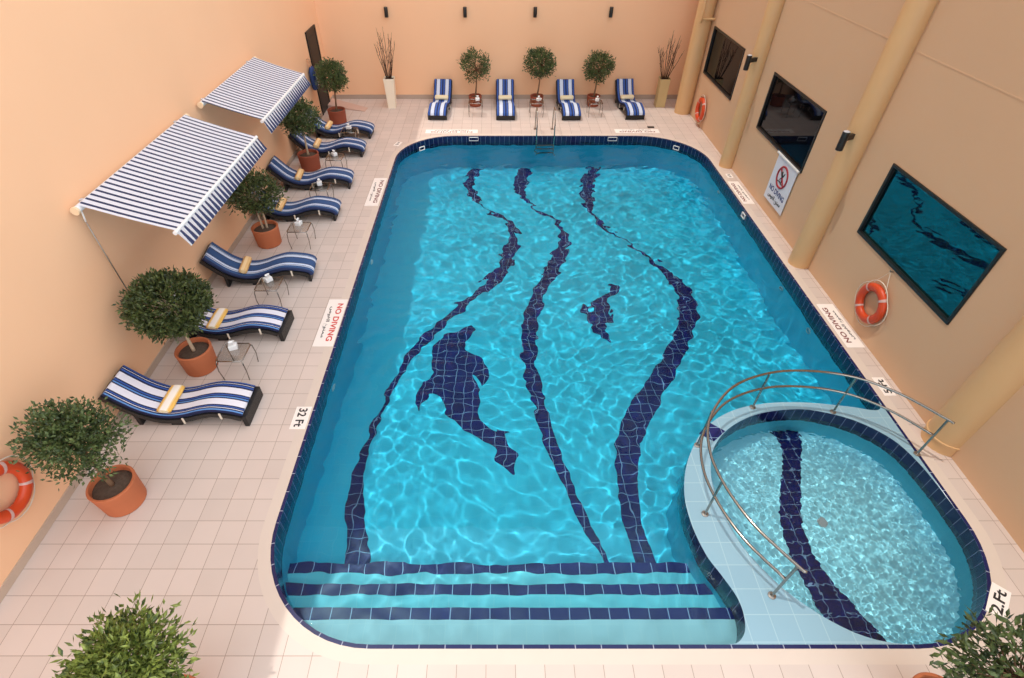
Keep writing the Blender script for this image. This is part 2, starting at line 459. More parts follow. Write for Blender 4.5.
def skirting(name, pts, label):
    s_ = MB()
    s_.wall_loop(pts, 0, .13, inward=False, closed=False)
    s_.wall_loop([pts[0], pts[1]], .1299, .13, inward=False, closed=False)
    return tag(s_.build(name, M['skirting']), label, 'baseboard', kind='structure')
sk = MB().box(WL, WL+.02, -1.2, WB, 0, .13)
tag(sk.build('baseboard_left', plain('skirt_left', srgb(186, 164, 146), .6, noise=.06, nscale=4)), 'grey tile skirting at the foot of the orange left wall', 'baseboard', kind='structure')
sk = MB().box(WL+.02, WR, WB-.02, WB, 0, .15)
tag(sk.build('baseboard_back', plain('skirt_back', srgb(176, 154, 138), .6, noise=.06, nscale=4)), 'grey tile skirting at the foot of the far orange wall', 'baseboard', kind='structure')

WLAB = ['dark window on the right wall farthest away, above the small far life ring',
        'middle dark window on the right wall with the diving sign hung below it',
        'large nearest dark window on the right wall reflecting the rippled pool']
for k, (a, b_) in enumerate(WINS):
    t = empty('window_%d' % (k+1), (WR, (a+b_)/2, WZ0), 0, WLAB[k], 'window', kind='structure')
    hw = (b_-a)/2; h = WZ1-WZ0; f = .055
    MB().box(-.025, .10, -hw, hw, 0, f, .006).box(-.025, .10, -hw, hw, h-f, h, .006).box(-.025, .10, -hw, -hw+f, f, h-f, .006) \
        .box(-.025, .10, hw-f, hw, f, h-f, .006).build('window_frame', M['glossblack'], t)
    MB().box(.03, .05, -hw+f, hw-f, f, h-f).build('window_pane', M['pane' if k == 2 else 'pane_black'], t)

def column(x, y, r, h, label, ring=False):
    t = empty('column', (x, y, 0), 0, label, 'column', kind='structure')
    MB().lathe([(r, 0.), (r, h)], n=40).build('shaft', M['column'], t, angle=40)
    if ring: MB().lathe([(r, .18), (r+.018, .185), (r+.018, .21), (r, .215)], n=40, cap0=False, cap1=False).build('base_ring', M['column'], t, angle=30)
    return t
column(6.68, 19.2, .27, 7.1, 'thick cream round column in the far right corner behind the pipe')
column(6.83, 14.82, .21, 7.1, 'cream round column between the far and the middle right windows')
column(6.83, 9.80, .235, 7.1, 'cream round column between the middle and the nearest right windows')
column(6.97, 4.93, .29, 7.1, 'cream round column at the end of the curved steel railing', True)
pp = empty('drain_pipe', (6.50, 18.87, 2.95), 0, 'thin cream drain pipe ending halfway down the far right column', 'pipe')
MB().tube(catmull([(0, 0, 4.0), (0, 0, .2), (0, 0, .06), (.03, 0, .01), (.10, 0, 0), (.42, 0, 0)], 4), .035, 12).build('pipe', M['column'], pp, smooth=True)
MB().lathe([(.045, -.06), (.045, .06)], c=(0, 0, .14), n=16).build('pipe_collar', M['column'], pp, angle=40)

dr = empty('door_1', (WL, 19.45, 0), 0, 'tall dark brown door in the left wall at the far corner', 'door', kind='structure')
MB().box(0, .05, -.56, -.48, 0, 2.57, .006).box(0, .05, .48, .56, 0, 2.57, .006).box(0, .05, -.48, .48, 2.49, 2.57, .006).build('door_frame', M['doorbrown'], dr)
MB().box(0, .03, -.475, .475, 0, 2.485).box(.03, .036, -.40, .40, 1.3, 2.36, .004).box(.03, .036, -.40, .40, .18, 1.12, .004).build('door_leaf', M['doorbrown'], dr); dl = children(dr)[-1]
MB().tube([(.03, -.38, 1.05), (.075, -.38, 1.05), (.075, -.27, 1.05)], .012, 8).build('door_handle', M['steel'], dl, smooth=True)

# ------------------------------------------------------------------ swimming pool
pool = empty('swimming_pool', (0, 0, 0), 0, 'long blue tiled swimming pool with dolphin floor mosaic and rounded corners', 'pool', kind='structure')
MB().ring(COP_OUT, RIM_OUT, 0.).build('coping', M['coping'], pool)
MB().ring(RIM_OUT, RIM_IN, 0.).build('rim_tile', M['navy_rim'], pool)
MB().wall_loop(MAIN, -.45, 0.).build('waterline_tile', M['navy_band'], pool, angle=30)
pw = MB().wall_loop(MAIN, -2.4, -.45).build('basin_wall', M['pool'], pool, angle=30)
fl_pts = [p for p in MAIN]
# floor as strips across Y so that the slope has real breaks
pf = MB()
for a, b_ in ((2.0, 4.0), (4.0, 9.0), (9.0, 17.1)):
    pf.add([(-3., a, fz(0, a)), (6.5, a, fz(0, a)), (6.5, b_, fz(0, b_)), (-3., b_, fz(0, b_))], [(0, 1, 2, 3)])
pfl = pf.build('basin_floor', M['pool_floor'], pool)
stp = []
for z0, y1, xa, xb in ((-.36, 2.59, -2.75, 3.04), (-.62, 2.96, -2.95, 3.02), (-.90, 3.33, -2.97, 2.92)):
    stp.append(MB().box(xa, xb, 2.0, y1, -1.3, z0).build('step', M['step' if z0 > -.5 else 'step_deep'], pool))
    nz = MB().box(xa+.01, xb-.01, y1-.135, y1+.004, z0-.12, z0+.004)
    stp.append(nz.build('step_nosing', M['navy_nosing'], stp[-1]))

S1L = [(-0.72, 16.9), (-0.96, 16.07), (-0.91, 15.44), (-0.59, 14.74), (-0.29, 14.32), (-0.02, 13.89), (0.4, 13.39), (0.39, 12.79), (0.21, 11.99), (-0.01, 11.16), (-0.42, 10.39), (-1.34, 9.16), (-1.8, 8.23), (-2.03, 7.33), (-2.21, 6.43), (-2.35, 5.54), (-2.39, 4.76), (-2.34, 4.15), (-2.23, 3.68), (-2.16, 3.34)]
S1R = [(-0.42, 16.9), (-0.62, 15.93), (-0.6, 15.39), (-0.33, 14.54), (-0.24, 14.3), (0.23, 13.82), (0.58, 13.33), (0.71, 12.58), (0.56, 11.7), (0.3, 10.98), (-0.22, 10.23), (-1.14, 9.02), (-1.65, 8.1), (-1.93, 7.21), (-2.12, 6.32), (-2.22, 5.54), (-2.2, 4.92), (-2.08, 4.3), (-1.92, 3.81), (-1.78, 3.34)]
S2L = [(0.90, 16.9), (0.65, 16.07), (0.7, 15.39), (0.88, 14.86), (1.19, 14.29), (1.33, 13.94), (1.7, 13.66), (1.86, 13.1), (1.74, 12.37), (1.45, 11.51), (1.14, 10.8), (0.89, 10.15), (0.61, 8.66), (0.63, 7.46), (0.75, 6.65), (0.86, 5.93), (0.99, 5.27), (1.16, 4.77), (1.25, 4.37), (1.39, 3.94), (1.54, 3.68), (1.66, 3.34)]
S2R = [(1.28, 16.9), (1.05, 15.93), (0.98, 15.12), (1.21, 14.41), (1.27, 14.22), (1.57, 13.93), (1.95, 13.43), (2.11, 12.57), (1.93, 11.79), (1.63, 11.06), (1.31, 10.39), (1.17, 9.76), (0.97, 8.95), (0.93, 7.59), (0.99, 6.65), (1.06, 6.02), (1.15, 5.45), (1.28, 4.93), (1.39, 4.45), (1.5, 4.04), (1.64, 3.68), (1.74, 3.34)]
S3L = [(3.20, 16.9), (2.83, 16.06), (2.7, 15.24), (2.72, 14.35), (2.89, 13.76), (3.05, 13.19), (3.43, 12.66), (3.79, 12.15), (4.09, 11.47), (4.36, 10.76), (4.45, 10.1), (4.34, 9.48), (3.9, 8.48), (3.21, 7.44), (2.73, 6.75), (2.43, 6.22), (2.21, 5.73), (2.11, 5.18), (2.05, 4.6), (2.03, 4.15), (2.05, 3.74), (2.09, 3.34)]
S3R = [(3.66, 16.9), (3.25, 15.91), (3.03, 14.59), (3.04, 13.76), (3.38, 12.93), (3.84, 12.24), (4.17, 11.66), (4.61, 10.93), (4.79, 10.25), (4.8, 9.55), (4.39, 8.61), (3.75, 7.55), (3.32, 6.85), (2.9, 6.11), (2.61, 5.63), (2.42, 5.09), (2.32, 4.6), (2.29, 4.15), (2.33, 3.74), (2.39, 3.34)]
D1 = [(-0.56, 9.13), (-0.46, 8.93), (-0.55, 8.68), (-0.66, 8.45), (-0.63, 8.24), (-0.4, 8.05), (-0.22, 7.94), (-0.12, 7.64), (-0.11, 7.43), (-0.23, 7.12), (-0.28, 7.36), (-0.39, 7.47), (-0.32, 7.12), (-0.25, 6.8), (-0.28, 6.36), (-0.19, 6.13), (-0.06, 5.99), (0.04, 5.96), (0.05, 6.02), (0.2, 6.0), (0.31, 5.97), (0.2, 5.91), (0.22, 5.74), (0.26, 5.6), (0.38, 5.5), (0.45, 5.37), (0.36, 5.19), (0.35, 4.99), (0.27, 5.09), (0.15, 5.22), (0.01, 5.32), (0.03, 5.5), (-0.06, 5.6), (-0.25, 5.76), (-0.56, 5.99), (-0.77, 6.22), (-0.91, 6.42), (-1.0, 6.67), (-1.13, 6.85), (-1.27, 6.83), (-1.37, 6.7), (-1.46, 6.43), (-1.54, 6.67), (-1.53, 6.92), (-1.47, 7.19), (-1.3, 7.43), (-1.34, 7.75), (-1.36, 8.2), (-1.29, 8.47), (-1.1, 8.72), (-0.79, 8.84)]
D2 = [(3.03, 10.57), (3.06, 10.38), (2.96, 10.13), (2.84, 10.09), (2.74, 9.93), (2.69, 9.5), (2.75, 9.54), (2.81, 9.33), (2.76, 9.17), (2.6, 9.09), (2.5, 8.97), (2.55, 8.8), (2.63, 8.64), (2.58, 8.46), (2.49, 8.6), (2.35, 8.74), (2.22, 8.91), (2.28, 9.06), (2.16, 9.18), (2.17, 9.34), (2.15, 9.49), (2.05, 9.57), (2.04, 9.77), (2.1, 9.81), (2.22, 9.64), (2.35, 9.63), (2.36, 9.81), (2.54, 10.03), (2.69, 10.25), (2.79, 10.37), (2.91, 10.53)]
KL = [(4.60, 5.8), (4.79, 5.45), (4.79, 5.18), (4.71, 4.94), (4.53, 4.56), (4.37, 4.21), (4.27, 3.92), (4.22, 3.63), (4.21, 3.39), (4.23, 3.09), (4.25, 2.84), (4.30, 2.58), (4.42, 2.3), (4.5, 2.0)]
KR = [(5.27, 5.8), (5.18, 5.34), (5.01, 4.94), (4.84, 4.56), (4.7, 4.2), (4.58, 3.92), (4.54, 3.63), (4.54, 3.39), (4.60, 3.12), (4.70, 2.87), (4.80, 2.63), (4.92, 2.38), (5.0, 2.2), (5.05, 2.0)]
def ribbon(L, R, z, n=4):
    def even(P):
        P = cm2(P, 6); ys = np.array([-p[1] for p in P]); xs = np.array([p[0] for p in P]); ys = np.maximum.accumulate(ys)
        g = np.linspace(-y1, -y0, 90); return list(zip(np.interp(g, ys, xs), -g))
    y1, y0 = min(L[0][1], R[0][1]), max(L[-1][1], R[-1][1])
    a, b_ = even(L), even(R); k = 90; s_ = MB()
    for i in range(k-1):
        q = [a[i], a[i+1], b_[i+1], b_[i]]
        s_.add([(p[0], p[1], z(p[0], p[1])) for p in q], [(0, 1, 2, 3)])
    return s_
zf = lambda x, y: fz(x, y)+.006
inl = []
for L, R in ((S1L, S1R), (S2L, S2R), (S3L, S3R)):
    inl.append(ribbon(L, R, zf).build('wave_mosaic', M['navy'], pool))
for D, nm, lab in ((D1, 'dolphin_mosaic', 'large navy dolphin mosaic on the pool floor'), (D2, 'dolphin_mosaic', 'small navy dolphin mosaic on the pool floor')):
    o = MB().flat([cm2(D, 3, True)], zf).build(nm, M['navy'], pool); tag(o, lab); inl.append(o)

# fittings in the pool wall
for x, y, rz in ((-.66, 17.02, 0), (3.86, 17.02, 0)):
    f = MB().box(-.15, .15, -.03, .005, -.145, -.135).box(-.15, .15, -.03, .005, -.035, -.025).box(-.15, -.14, -.03, .005, -.145, -.025).box(.14, .15, -.03, .005, -.145, -.025)
    o = f.build('skimmer_frame', M['white'], pool); o.location = (x, y, 0)
for (x, y, rz) in ((-2.28, 16.32, .75), (5.78, 16.36, -.75), (6.42, 12.1, -PI/2)):
    f = MB().box(-.10, .10, -.02, .01, -.17, -.155).box(-.10, .10, -.02, .01, -.065, -.05).box(-.10, -.085, -.02, .01, -.155, -.065).box(.085, .10, -.02, .01, -.155, -.065).build('skimmer_frame', M['white'], pool); f.location = (x, y, 0); f.rotation_euler = (0, 0, rz)
for x, y, z, s_ in ((6.425, 8.0, -.62, -1), (6.425, 9.4, -.62, -1), (6.425, 13.9, -.62, -1), (-2.935, 6.5, -.68, 1), (-2.935, 10.5, -.68, 1)):
    t = MB().tube([(0, .075*math.cos(a), .075*math.sin(a)) for a in np.linspace(0, 2*PI, 20, endpoint=False)], .018, 8, closed=True)
    o = t.build('inlet_ring', M['white'], pool, smooth=True); o.location = (x, y, z)

# ------------------------------------------------------------------ paddling pool and divider
kid = empty('paddling_pool', (4.8, 3.85, 0), 0, 'round shallow paddling pool set in the near right corner of the swimming pool', 'pool', kind='structure')
def K(mb, name, mat, **k):
    o = mb.build(name, mat, kid, **k); o.matrix_parent_inverse = Matrix.Translation((-4.8, -3.85, 0)); return o
K(MB().flat([DIVTOP], 0.0), 'divider_top', M['pale'])
K(MB().wall_loop(KID, -.34, 0.), 'waterline_tile', M['navy_band'], angle=30)
K(MB().wall_loop(KID, -.85, -.34), 'basin_wall', M['kid_wall'], angle=30)
kfl = K(MB().flat([KID], -.80), 'basin_floor', M['kid'])
kw = K(ribbon(KL, KR, lambda x, y: -.794), 'wave_mosaic', M['navy'])
K(MB().flat([[(3.23, 5.08), (3.42, 4.93), (3.66, 5.13), (3.45, 5.31)]], .004), 'divider_mosaic', M['navy'])
K(MB().lathe([(.075, 0), (.075, .012), (.065, .02), (.0, .022)], c=(4.88, 3.91, -.80), n=24, cap1=False), 'floor_drain', M['white'], angle=30)

# ------------------------------------------------------------------ water surfaces (real ripples)
def water(name, poly, res, waves, grow, mat, label):
    x0, x1 = min(p[0] for p in poly)-.05, max(p[0] for p in poly)+.05
    y0, y1 = min(p[1] for p in poly)-.05, max(p[1] for p in poly)+.05
    nx, ny = int((x1-x0)/res), int((y1-y0)/res)
    X, Y = np.meshgrid(np.linspace(x0, x1, nx), np.linspace(y0, y1, ny))
    Z = waves(X, Y)+ZW
    ok = inside(poly, X, Y)
    for dx, dy in ((grow, 0), (-grow, 0), (0, grow), (0, -grow)): ok |= inside(poly, X+dx, Y+dy)
    idx = np.arange(nx*ny).reshape(ny, nx)
    q = ok[:-1, :-1] & ok[:-1, 1:] & ok[1:, 1:] & ok[1:, :-1]
    F = np.stack([idx[:-1, :-1][q], idx[:-1, 1:][q], idx[1:, 1:][q], idx[1:, :-1][q]], 1)
    used = np.unique(F); rm = -np.ones(nx*ny, int); rm[used] = np.arange(len(used))
    V = np.stack([X.ravel()[used], Y.ravel()[used], Z.ravel()[used]], 1)
    me = bpy.data.meshes.new(name); me.from_pydata(V.tolist(), [], rm[F].tolist())
    me.polygons.foreach_set('use_smooth', [True]*len(me.polygons)); me.materials.append(mat); me.update()
    o = bpy.data.objects.new(name, me); COL.objects.link(o)
    o.cycles.is_caustics_caster = True
    return tag(o, label, 'water', kind='stuff')
def wave_sum(seed, n, lmin, lmax, amp, th0, sp, pw=1.):
    r = np.random.RandomState(seed)
    W = [(l, r.normal(th0, sp), r.uniform(0, 2*PI)) for l in np.exp(r.uniform(np.log(lmin), np.log(lmax), n))]
    def f(X, Y):
        Z = np.zeros_like(X)
        # slow warp of the coordinates keeps the ripples from looking like plain sines
        xw = X+.18*np.sin(.9*Y+1.3)+.12*np.sin(1.7*X+.6*Y); yw = Y+.16*np.sin(1.1*X+.4)+.1*np.sin(1.9*Y-.8*X)
        for l, th, ph in W:
            k = 2*PI/l
            Z += amp*l**pw*np.sin(k*(xw*math.cos(th)+yw*math.sin(th))+ph)
        return Z
    return f
wm1 = wave_sum(3, 44, .22, .80, .0033, .9, 1.2)
wm2 = wave_sum(5, 16, .11, .24, .0022, 1.2, 1.0)
def wmain(X, Y): return wm1(X, Y)*np.clip(.80-.012*(Y-2), .6, .85)+wm2(X, Y)*.7
wk1 = wave_sum(11, 44, .05, .13, .0034, .3, 1.6)
water('pool_water', MAIN, .030, wmain, .045, M['water'], 'rippled turquoise water filling the long swimming pool')
water('paddling_water', KID, .0125, wk1, .03, M['water_kid'], 'finely rippled pale blue water in the round paddling pool')
for o in [pfl, kfl, kw, pw] + inl + stp: o.cycles.is_caustics_receiver = True

# ------------------------------------------------------------------ railing and ladder
rl = empty('curved_railing', (4.3, 4.2, 0), 0, 'curved steel railing with two rails standing on the paddling pool edge', 'railing')
posts = [(3.42, 2.62), (2.92, 3.71), (3.14, 4.86), (4.27, 5.62), (5.55, 5.52), (6.44, 4.70)]
def R_(mb, name, mat, **k):
    o = mb.build(name, mat, rl, **k); o.matrix_parent_inverse = Matrix.Translation((-4.3, -4.2, 0)); return o
arc = [(3.49, 2.55), (3.42, 2.62), (3.10, 3.13), (2.92, 3.71), (2.91, 4.25), (3.10, 4.78), (3.60, 5.33), (4.27, 5.62), (4.93, 5.66), (5.55, 5.52), (6.05, 5.18), (6.44, 4.70), (6.48, 4.64)]
for h, a in ((.82, arc), (.46, arc[1:-1])):
    R_(MB().tube(catmull([(x, y, h) for x, y in a], 6), .019, 10), 'rail', M['steel'], smooth=True)
for x, y in posts:
    po = R_(MB().tube([(x, y, 0), (x, y, .815)], .017, 10), 'post', M['steel'], angle=40)
    MB().lathe([(.048, 0), (.048, .008), (.024, .014), (.018, .03)], c=(x, y, .0), n=20).build('base_flange', M['steel_dull'], po, angle=40)

ld = empty('pool_ladder', (1.655, 17.0, 0), 0, 'steel pool ladder with two hooped handrails at the far edge', 'ladder')
for s_ in (-.285, .285):
    P = [(s_, .62, 0), (s_, .60, .45), (s_, .50, .70), (s_, .30, .80), (s_, .08, .74), (s_, -.10, .50), (s_, -.14, .1), (s_, -.14, -.4), (s_, -.14, -1.15)]
    MB().tube(catmull(P, 5), .02, 10).build('handrail', M['steel'], ld, smooth=True); hr_ = children(ld)[-1]
    MB().lathe([(.05, 0), (.05, .012), (.025, .02)], c=(s_, .62, 0), n=18).build('base_flange', M['steel_dull'], hr_, angle=40)
for z in (-.28, -.58, -.88):
    MB().box(-.285, .285, -.19, -.09, z-.015, z+.015, .006).build('ladder_step', M['steel_dull'], ld)

# ------------------------------------------------------------------ floor signs
def floor_sign(cx, cy, L, W_, rz, lines, label, cat='sign', name='floor_sign', group=None):
    """lettering runs along local +X; L along the text, W_ across"""
    t = empty(name, (cx, cy, .0), rz, label, cat, group)
    MB().box(-L/2, L/2, -W_/2, W_/2, 0, .008, .003).build('sign_plate', M['signwhite'], t)
    for body, dy, wd, ht, mt in lines:
        lettering(body, .2, M[mt], t, (0, dy, .0085), (0, 0, 0), wd, ht)
    return t
nd = lambda L, W_, c1='red', c2='ink': [('NO DIVING', W_*.20, L*.80, W_*.30, c1), (ARABIC, -W_*.22, L*.66, W_*.26, c2)]
floor_sign(-3.185, 7.78, 1.40, .38, -PI/2, nd(1.40, .38), 'white floor sign reading NO DIVING in red on left deck by the near loungers')
floor_sign(-3.20, 13.2, 1.6, .36, -PI/2, nd(1.6, .36, 'inkmaroon'), 'white NO DIVING floor sign on left deck towards the far corner')
floor_sign(6.71, 7.69, 1.28, .33, PI/2, nd(1.28, .33, 'inkmaroon'), 'white NO DIVING floor sign under the life ring by the nearest right window')
floor_sign(6.68, 13.15, 1.28, .30, PI/2, nd(1.28, .30, 'inkmaroon'), 'white NO DIVING floor sign below the wall sign of the middle right window')
floor_sign(-1.40, 17.42, 1.72, .30, PI, nd(1.72, .30, 'inkmaroon'), 'white NO DIVING floor sign on far deck left of the ladder')
floor_sign(4.73, 17.45, 1.46, .32, PI, nd(1.46, .32, 'inkmaroon'), 'white NO DIVING floor sign on far deck right of the ladder')
floor_sign(-3.13, 5.40, .46, .25, -PI/2, [('32 Ft', .0, .38, .14, 'ink')], 'small depth plate with black 32 Ft beside the nearest lounger')
floor_sign(6.69, 6.08, .42, .20, PI/2, [('5 Ft', .0, .32, .12, 'ink')], 'small depth plate at right end of the curved railing')
floor_sign(6.16, 2.55, .46, .20, PI/2-.75, [('2.Ft', .0, .36, .12, 'ink')], 'small depth plate with black 2.Ft beside the paddling pool')
floor_sign(-3.04, 16.40, .32, .18, -PI/2-.3, [('6 Ft', .0, .22, .09, 'ink')], 'small depth plate at the far left pool corner')
floor_sign(6.70, 14.15, .24, .16, PI/2, [('6 Ft', .0, .18, .08, 'ink')], 'small depth plate beside the second right column')
t = empty('floor_vent', (5.26, 17.78, 0), 0, 'small dark square vent on far deck behind the floor sign', 'vent')
MB().box(-.11, .11, -.06, .06, 0, .02, .005).build('cover', M['glossblack'], t)
MB().box(-.09, .09, -.045, .045, .02, .024).build('grille', M['rattan'], t)

# wall sign
ws = empty('diving_sign', (WR-.03, 11.83, .33), 0, 'white wall sign with red crossed circle reading NO DIVING below middle window', 'sign')
MB().box(-.006, .006, -.52, .52, 0, 1.10, .003).build('sign_board', M['wallsign'], ws)
MB().box(-.03, .012, -.56, .60, 1.09, 1.13, .006).build('hanger_bar', M['white'], ws)
rotW = (PI/2, 0, -PI/2)     # faces -X, text runs towards -Y
cz = .72
MB().tube([(-.010, .245*math.cos(a), cz+.245*math.sin(a)) for a in np.linspace(0, 2*PI, 40, endpoint=False)], .024, 6, closed=True).build('red_circle', M['darkred'], ws, smooth=True)
MB().tube([(-.012, .17, cz+.17), (-.012, -.17, cz-.17)], .02, 6).build('red_slash', M['darkred'], ws)
dv = MB().tube([(-.011, .07, cz+.12), (-.011, .0, cz+.0)], [.03, .022], 8).tube([(-.011, 0, cz), (-.011, -.07, cz+.12)], [.018, .012], 6) \
    .tube([(-.011, .0, cz), (-.011, -.03, cz-.12)], [.016, .01], 6).tube([(-.011, 0.01, cz), (-.011, .09, cz-.09)], [.016, .01], 6)
dv.tube([(-.011, .17, cz-.14), (-.011, .06, cz-.12), (-.011, -.06, cz-.15), (-.011, -.15, cz-.13)], .012, 6)
dv.build('diver_symbol', M['ink'], ws, smooth=True)
lettering('NO DIVING', .2, M['inkblue'], ws, (-.0075, 0, .33), rotW, .82, .13)
lettering(ARABIC, .2, M['ink'], ws, (-.0075, 0, .14), rotW, .70, .16)

# ------------------------------------------------------------------ life rings
def life_ring(x, y, z, side, label, rope_hook=True, roll=0.):
    """side = +1 on the left wall (faces +X), -1 on the right wall"""
    t = empty('life_ring', (x, y, z), 0, label, 'life ring')
    R_0, r0 = .30, .078
    k = lambda a, rr, off=0.: (side*off, rr*math.cos(a), rr*math.sin(a))
    A = np.linspace(0, 2*PI, 48, endpoint=False)
    mb = MB(); kk = 0; n = 14
    for a in A:
        for j in range(n):
            b_ = 2*PI*j/n; rr = R_0+r0*math.cos(b_)
            mb.v.append((side*(.075+.062*math.sin(b_)), rr*math.cos(a), rr*math.sin(a)))
    N = len(A)
    for i in range(N):
        for j in range(n):
            i2, j2 = (i+1) % N, (j+1) % n
            mb.f.append((i*n+j, i2*n+j, i2*n+j2, i*n+j2))
    mb.build('ring', M['orange'], t, smooth=True)
    for q in range(4):
        a0 = roll+PI/4+q*PI/2; mb = MB(); S = np.linspace(a0-.07, a0+.07, 5)
        for a in S:
            for j in range(n):
                b_ = 2*PI*j/n; rr = R_0+(r0+.004)*math.cos(b_)
                mb.v.append((side*(.075+.066*math.sin(b_)), rr*math.cos(a), rr*math.sin(a)))
        for i in range(len(S)-1):
            for j in range(n):
                j2 = (j+1) % n; mb.f.append((i*n+j, (i+1)*n+j, (i+1)*n+j2, i*n+j2))
        mb.build('band', M['bandgrey'], t, smooth=True)
    P = []
    for q in range(4):
        a0 = roll+PI/4+q*PI/2
        for u in np.linspace(0, 1, 8, endpoint=False):
            a = a0+u*PI/2; P.append(k(a, R_0+r0+.02+.05*math.sin(u*PI), .075))
    MB().tube(P, .008, 6, closed=True).build('grab_rope', M['ropewhite'], t, smooth=True)
    if rope_hook:
        MB().tube([(side*.07, -.33, -.02), (side*.05, 0.02, .68), (side*.07, .20, .34)], .007, 6).build('hanging_rope', M['ropewhite'], t)
        MB().tube([(0, .02, .68), (side*.06, .02, .68), (side*.07, .02, .71)], .01, 6).build('hook', M['steel_dull'], t)
    else:
        MB().tube([(0, 0, .395), (side*.16, 0, .39), (side*.165, 0, .43)], .012, 8).build('wall_hook', M['steel_dull'], t)
    return t
life_ring(WR, 7.46, .72, -1, 'orange life ring hung on a rope below the nearest right window')
life_ring(WR-.012, 17.93, .53, -1, 'orange life ring on the right wall below the farthest window', False)
life_ring(WL+.012, 3.43, 1.02, 1, 'red orange life ring on the left wall cut by the photo edge', False, .2)

# ------------------------------------------------------------------ wall lamps
for x, lab in ((-3.64, 'above the cream twig vase'), (-.98, 'nearest the first back row plant'), (1.39, 'above the second back row plant'), (3.95, 'above the third back row plant')):
    t = empty('wall_sconce', (x, WB, 2.83), 0, 'black cylinder wall lamp on the far wall %s' % lab, 'wall lamp', 'sconces on the far wall')
    MB().lathe([(.058, -.15), (.062, -.145), (.062, .145), (.058, .15)], c=(0, -.11, 0), n=20).build('lamp_body', M['glossblack'], t, angle=40)
    MB().box(-.035, .035, -.06, 0, -.05, .05, .005).build('wall_bracket', M['glossblack'], t)
for x, y, z, lab in ((6.44, 14.56, 2.84, 'black spotlight fixed to the column beside the farthest right window'),
                     (6.42, 9.58, 2.84, 'black spotlight fixed to the column beside the nearest right window')):
    t = empty('column_spotlight', (x, y, z), 0, lab, 'spotlight', 'spotlights on the right columns')
    MB().lathe([(.058, -.17), (.064, -.165), (.064, .165), (.058, .17)], n=20).build('lamp_body', M['glossblack'], t, angle=40); lb_ = children(t)[-1]
    MB().lathe([(.05, 0), (.06, .006), (.03, .02)], c=(0, 0, .17), n=20).build('lamp_cap', M['grey'], lb_, angle=40)
    MB().box(.05, .28, -.035+.0, .035+.0, .0, .10, .006, mat=Matrix.Rotation(.45, 4, 'Z')).build('mounting_arm', M['glossblack'], t)

# ------------------------------------------------------------------ loungers
PROF = [(0, .245), (-.18, .315), (-.45, .355), (-.68, .315), (-.90, .245), (-1.12, .20), (-1.32, .215), (-1.50, .29), (-1.65, .395), (-1.80, .555), (-1.95, .735)]
PR_A = [(p.x, p.z) for p in catmull([(x, 0, z) for x, z in PROF], 4)]
PR_B = [(p.x, p.z) for p in catmull([(x, 0, z) for x, z in [(.065, .165), (.04, .225)]+[(-.03, .27)]+PROF[1:]], 4)]
PR = PR_A
def profile_slab(top, bot, hw, mb, round_=.0, xs=None):
    """extrude a curved band (offset top/bot from the seat line) across the width"""
    N = len(PR); nrm = []
    for i in range(N):
        a = Vector((PR[max(0, i-1)][0], PR[max(0, i-1)][1])); c = Vector((PR[min(N-1, i+1)][0], PR[min(N-1, i+1)][1]))
        t_ = (c-a).normalized(); n_ = Vector((t_.y, -t_.x)); n_ = n_ if n_.y > 0 else -n_; nrm.append(n_)
    sec = []
    rr = (top-bot)/2; cz_ = (top+bot)/2
    if round_:
        for s_ in (1, -1):
            for j in range(7):
                a = -PI/2+PI*j/6
                sec.append((s_*(hw-round_+round_*math.cos(a)), cz_+s_*rr*math.sin(a)))
    else:
        sec = [(hw, bot), (hw, top), (-hw, top), (-hw, bot)]
    k = len(mb.v); n = len(sec)
    for i in range(N):
        for y, o in sec: mb.v.append((PR[i][0]+nrm[i].x*o, y, PR[i][1]+nrm[i].y*o))
    for i in range(N-1):
        for j in range(n):
            j2 = (j+1) % n; mb.f.append((k+i*n+j, k+i*n+j2, k+(i+1)*n+j2, k+(i+1)*n+j))
    mb.f.append(tuple(k+j for j in reversed(range(n)))); mb.f.append(tuple(k+(N-1)*n+j for j in range(n)))
    return mb
def zat(x):
    for a, b_ in zip(PR, PR[1:]):
        if b_[0] <= x <= a[0]: return a[1]+(b_[1]-a[1])*(x-a[0])/(b_[0]-a[0])
    return PR[-1][1]
def make_lounger(cush):
    global PR
    PR = PR_A if cush == 'cushA' else PR_B
    t = empty('sun_lounger', (0, 0, 0))
    profile_slab(-.055, -.135, .33, MB()).build('frame_shell', M['rattan'], t, angle=50)
    (MB().box(-.02, .055, -.335, .335, .0, .215, .008) if cush == 'cushA' else MB().box(-.03, .03, -.325, .325, .0, .165, .008)).build('foot_panel', M['rattan'], t)
    MB().box(-1.2, -1.02, -.31, .31, 0, .075, .006).build('centre_support', M['rattan'], t)
    MB().box(-1.72, -1.66, -.31, .31, 0, .28, .006).build('back_support', M['rattan'], t)
    profile_slab(.035, -.055, .315, MB(), .04).build('cushion', M[cush], t, smooth=True)
    for x in (-.33, -.95):
        for s_ in (-1, 1):
            z = zat(x); MB().box(x-.016, x+.016, s_*.335-.006, s_*.335+.006, z-.16, z-.03, .003).build('strap', M['ropewhite'], t)
    return t
def lounger(cush, x, y, rz, label, group, src={}):
    if cush not in src: o = src[cush] = make_lounger(cush)
    else: o = copy_tree(src[cush])
    o.location = (x, y, 0); o.rotation_euler = (0, 0, rz)
    return tag(o, label, 'sun lounger', group)
LG, BG = 'loungers along the left wall', 'loungers along the far wall'
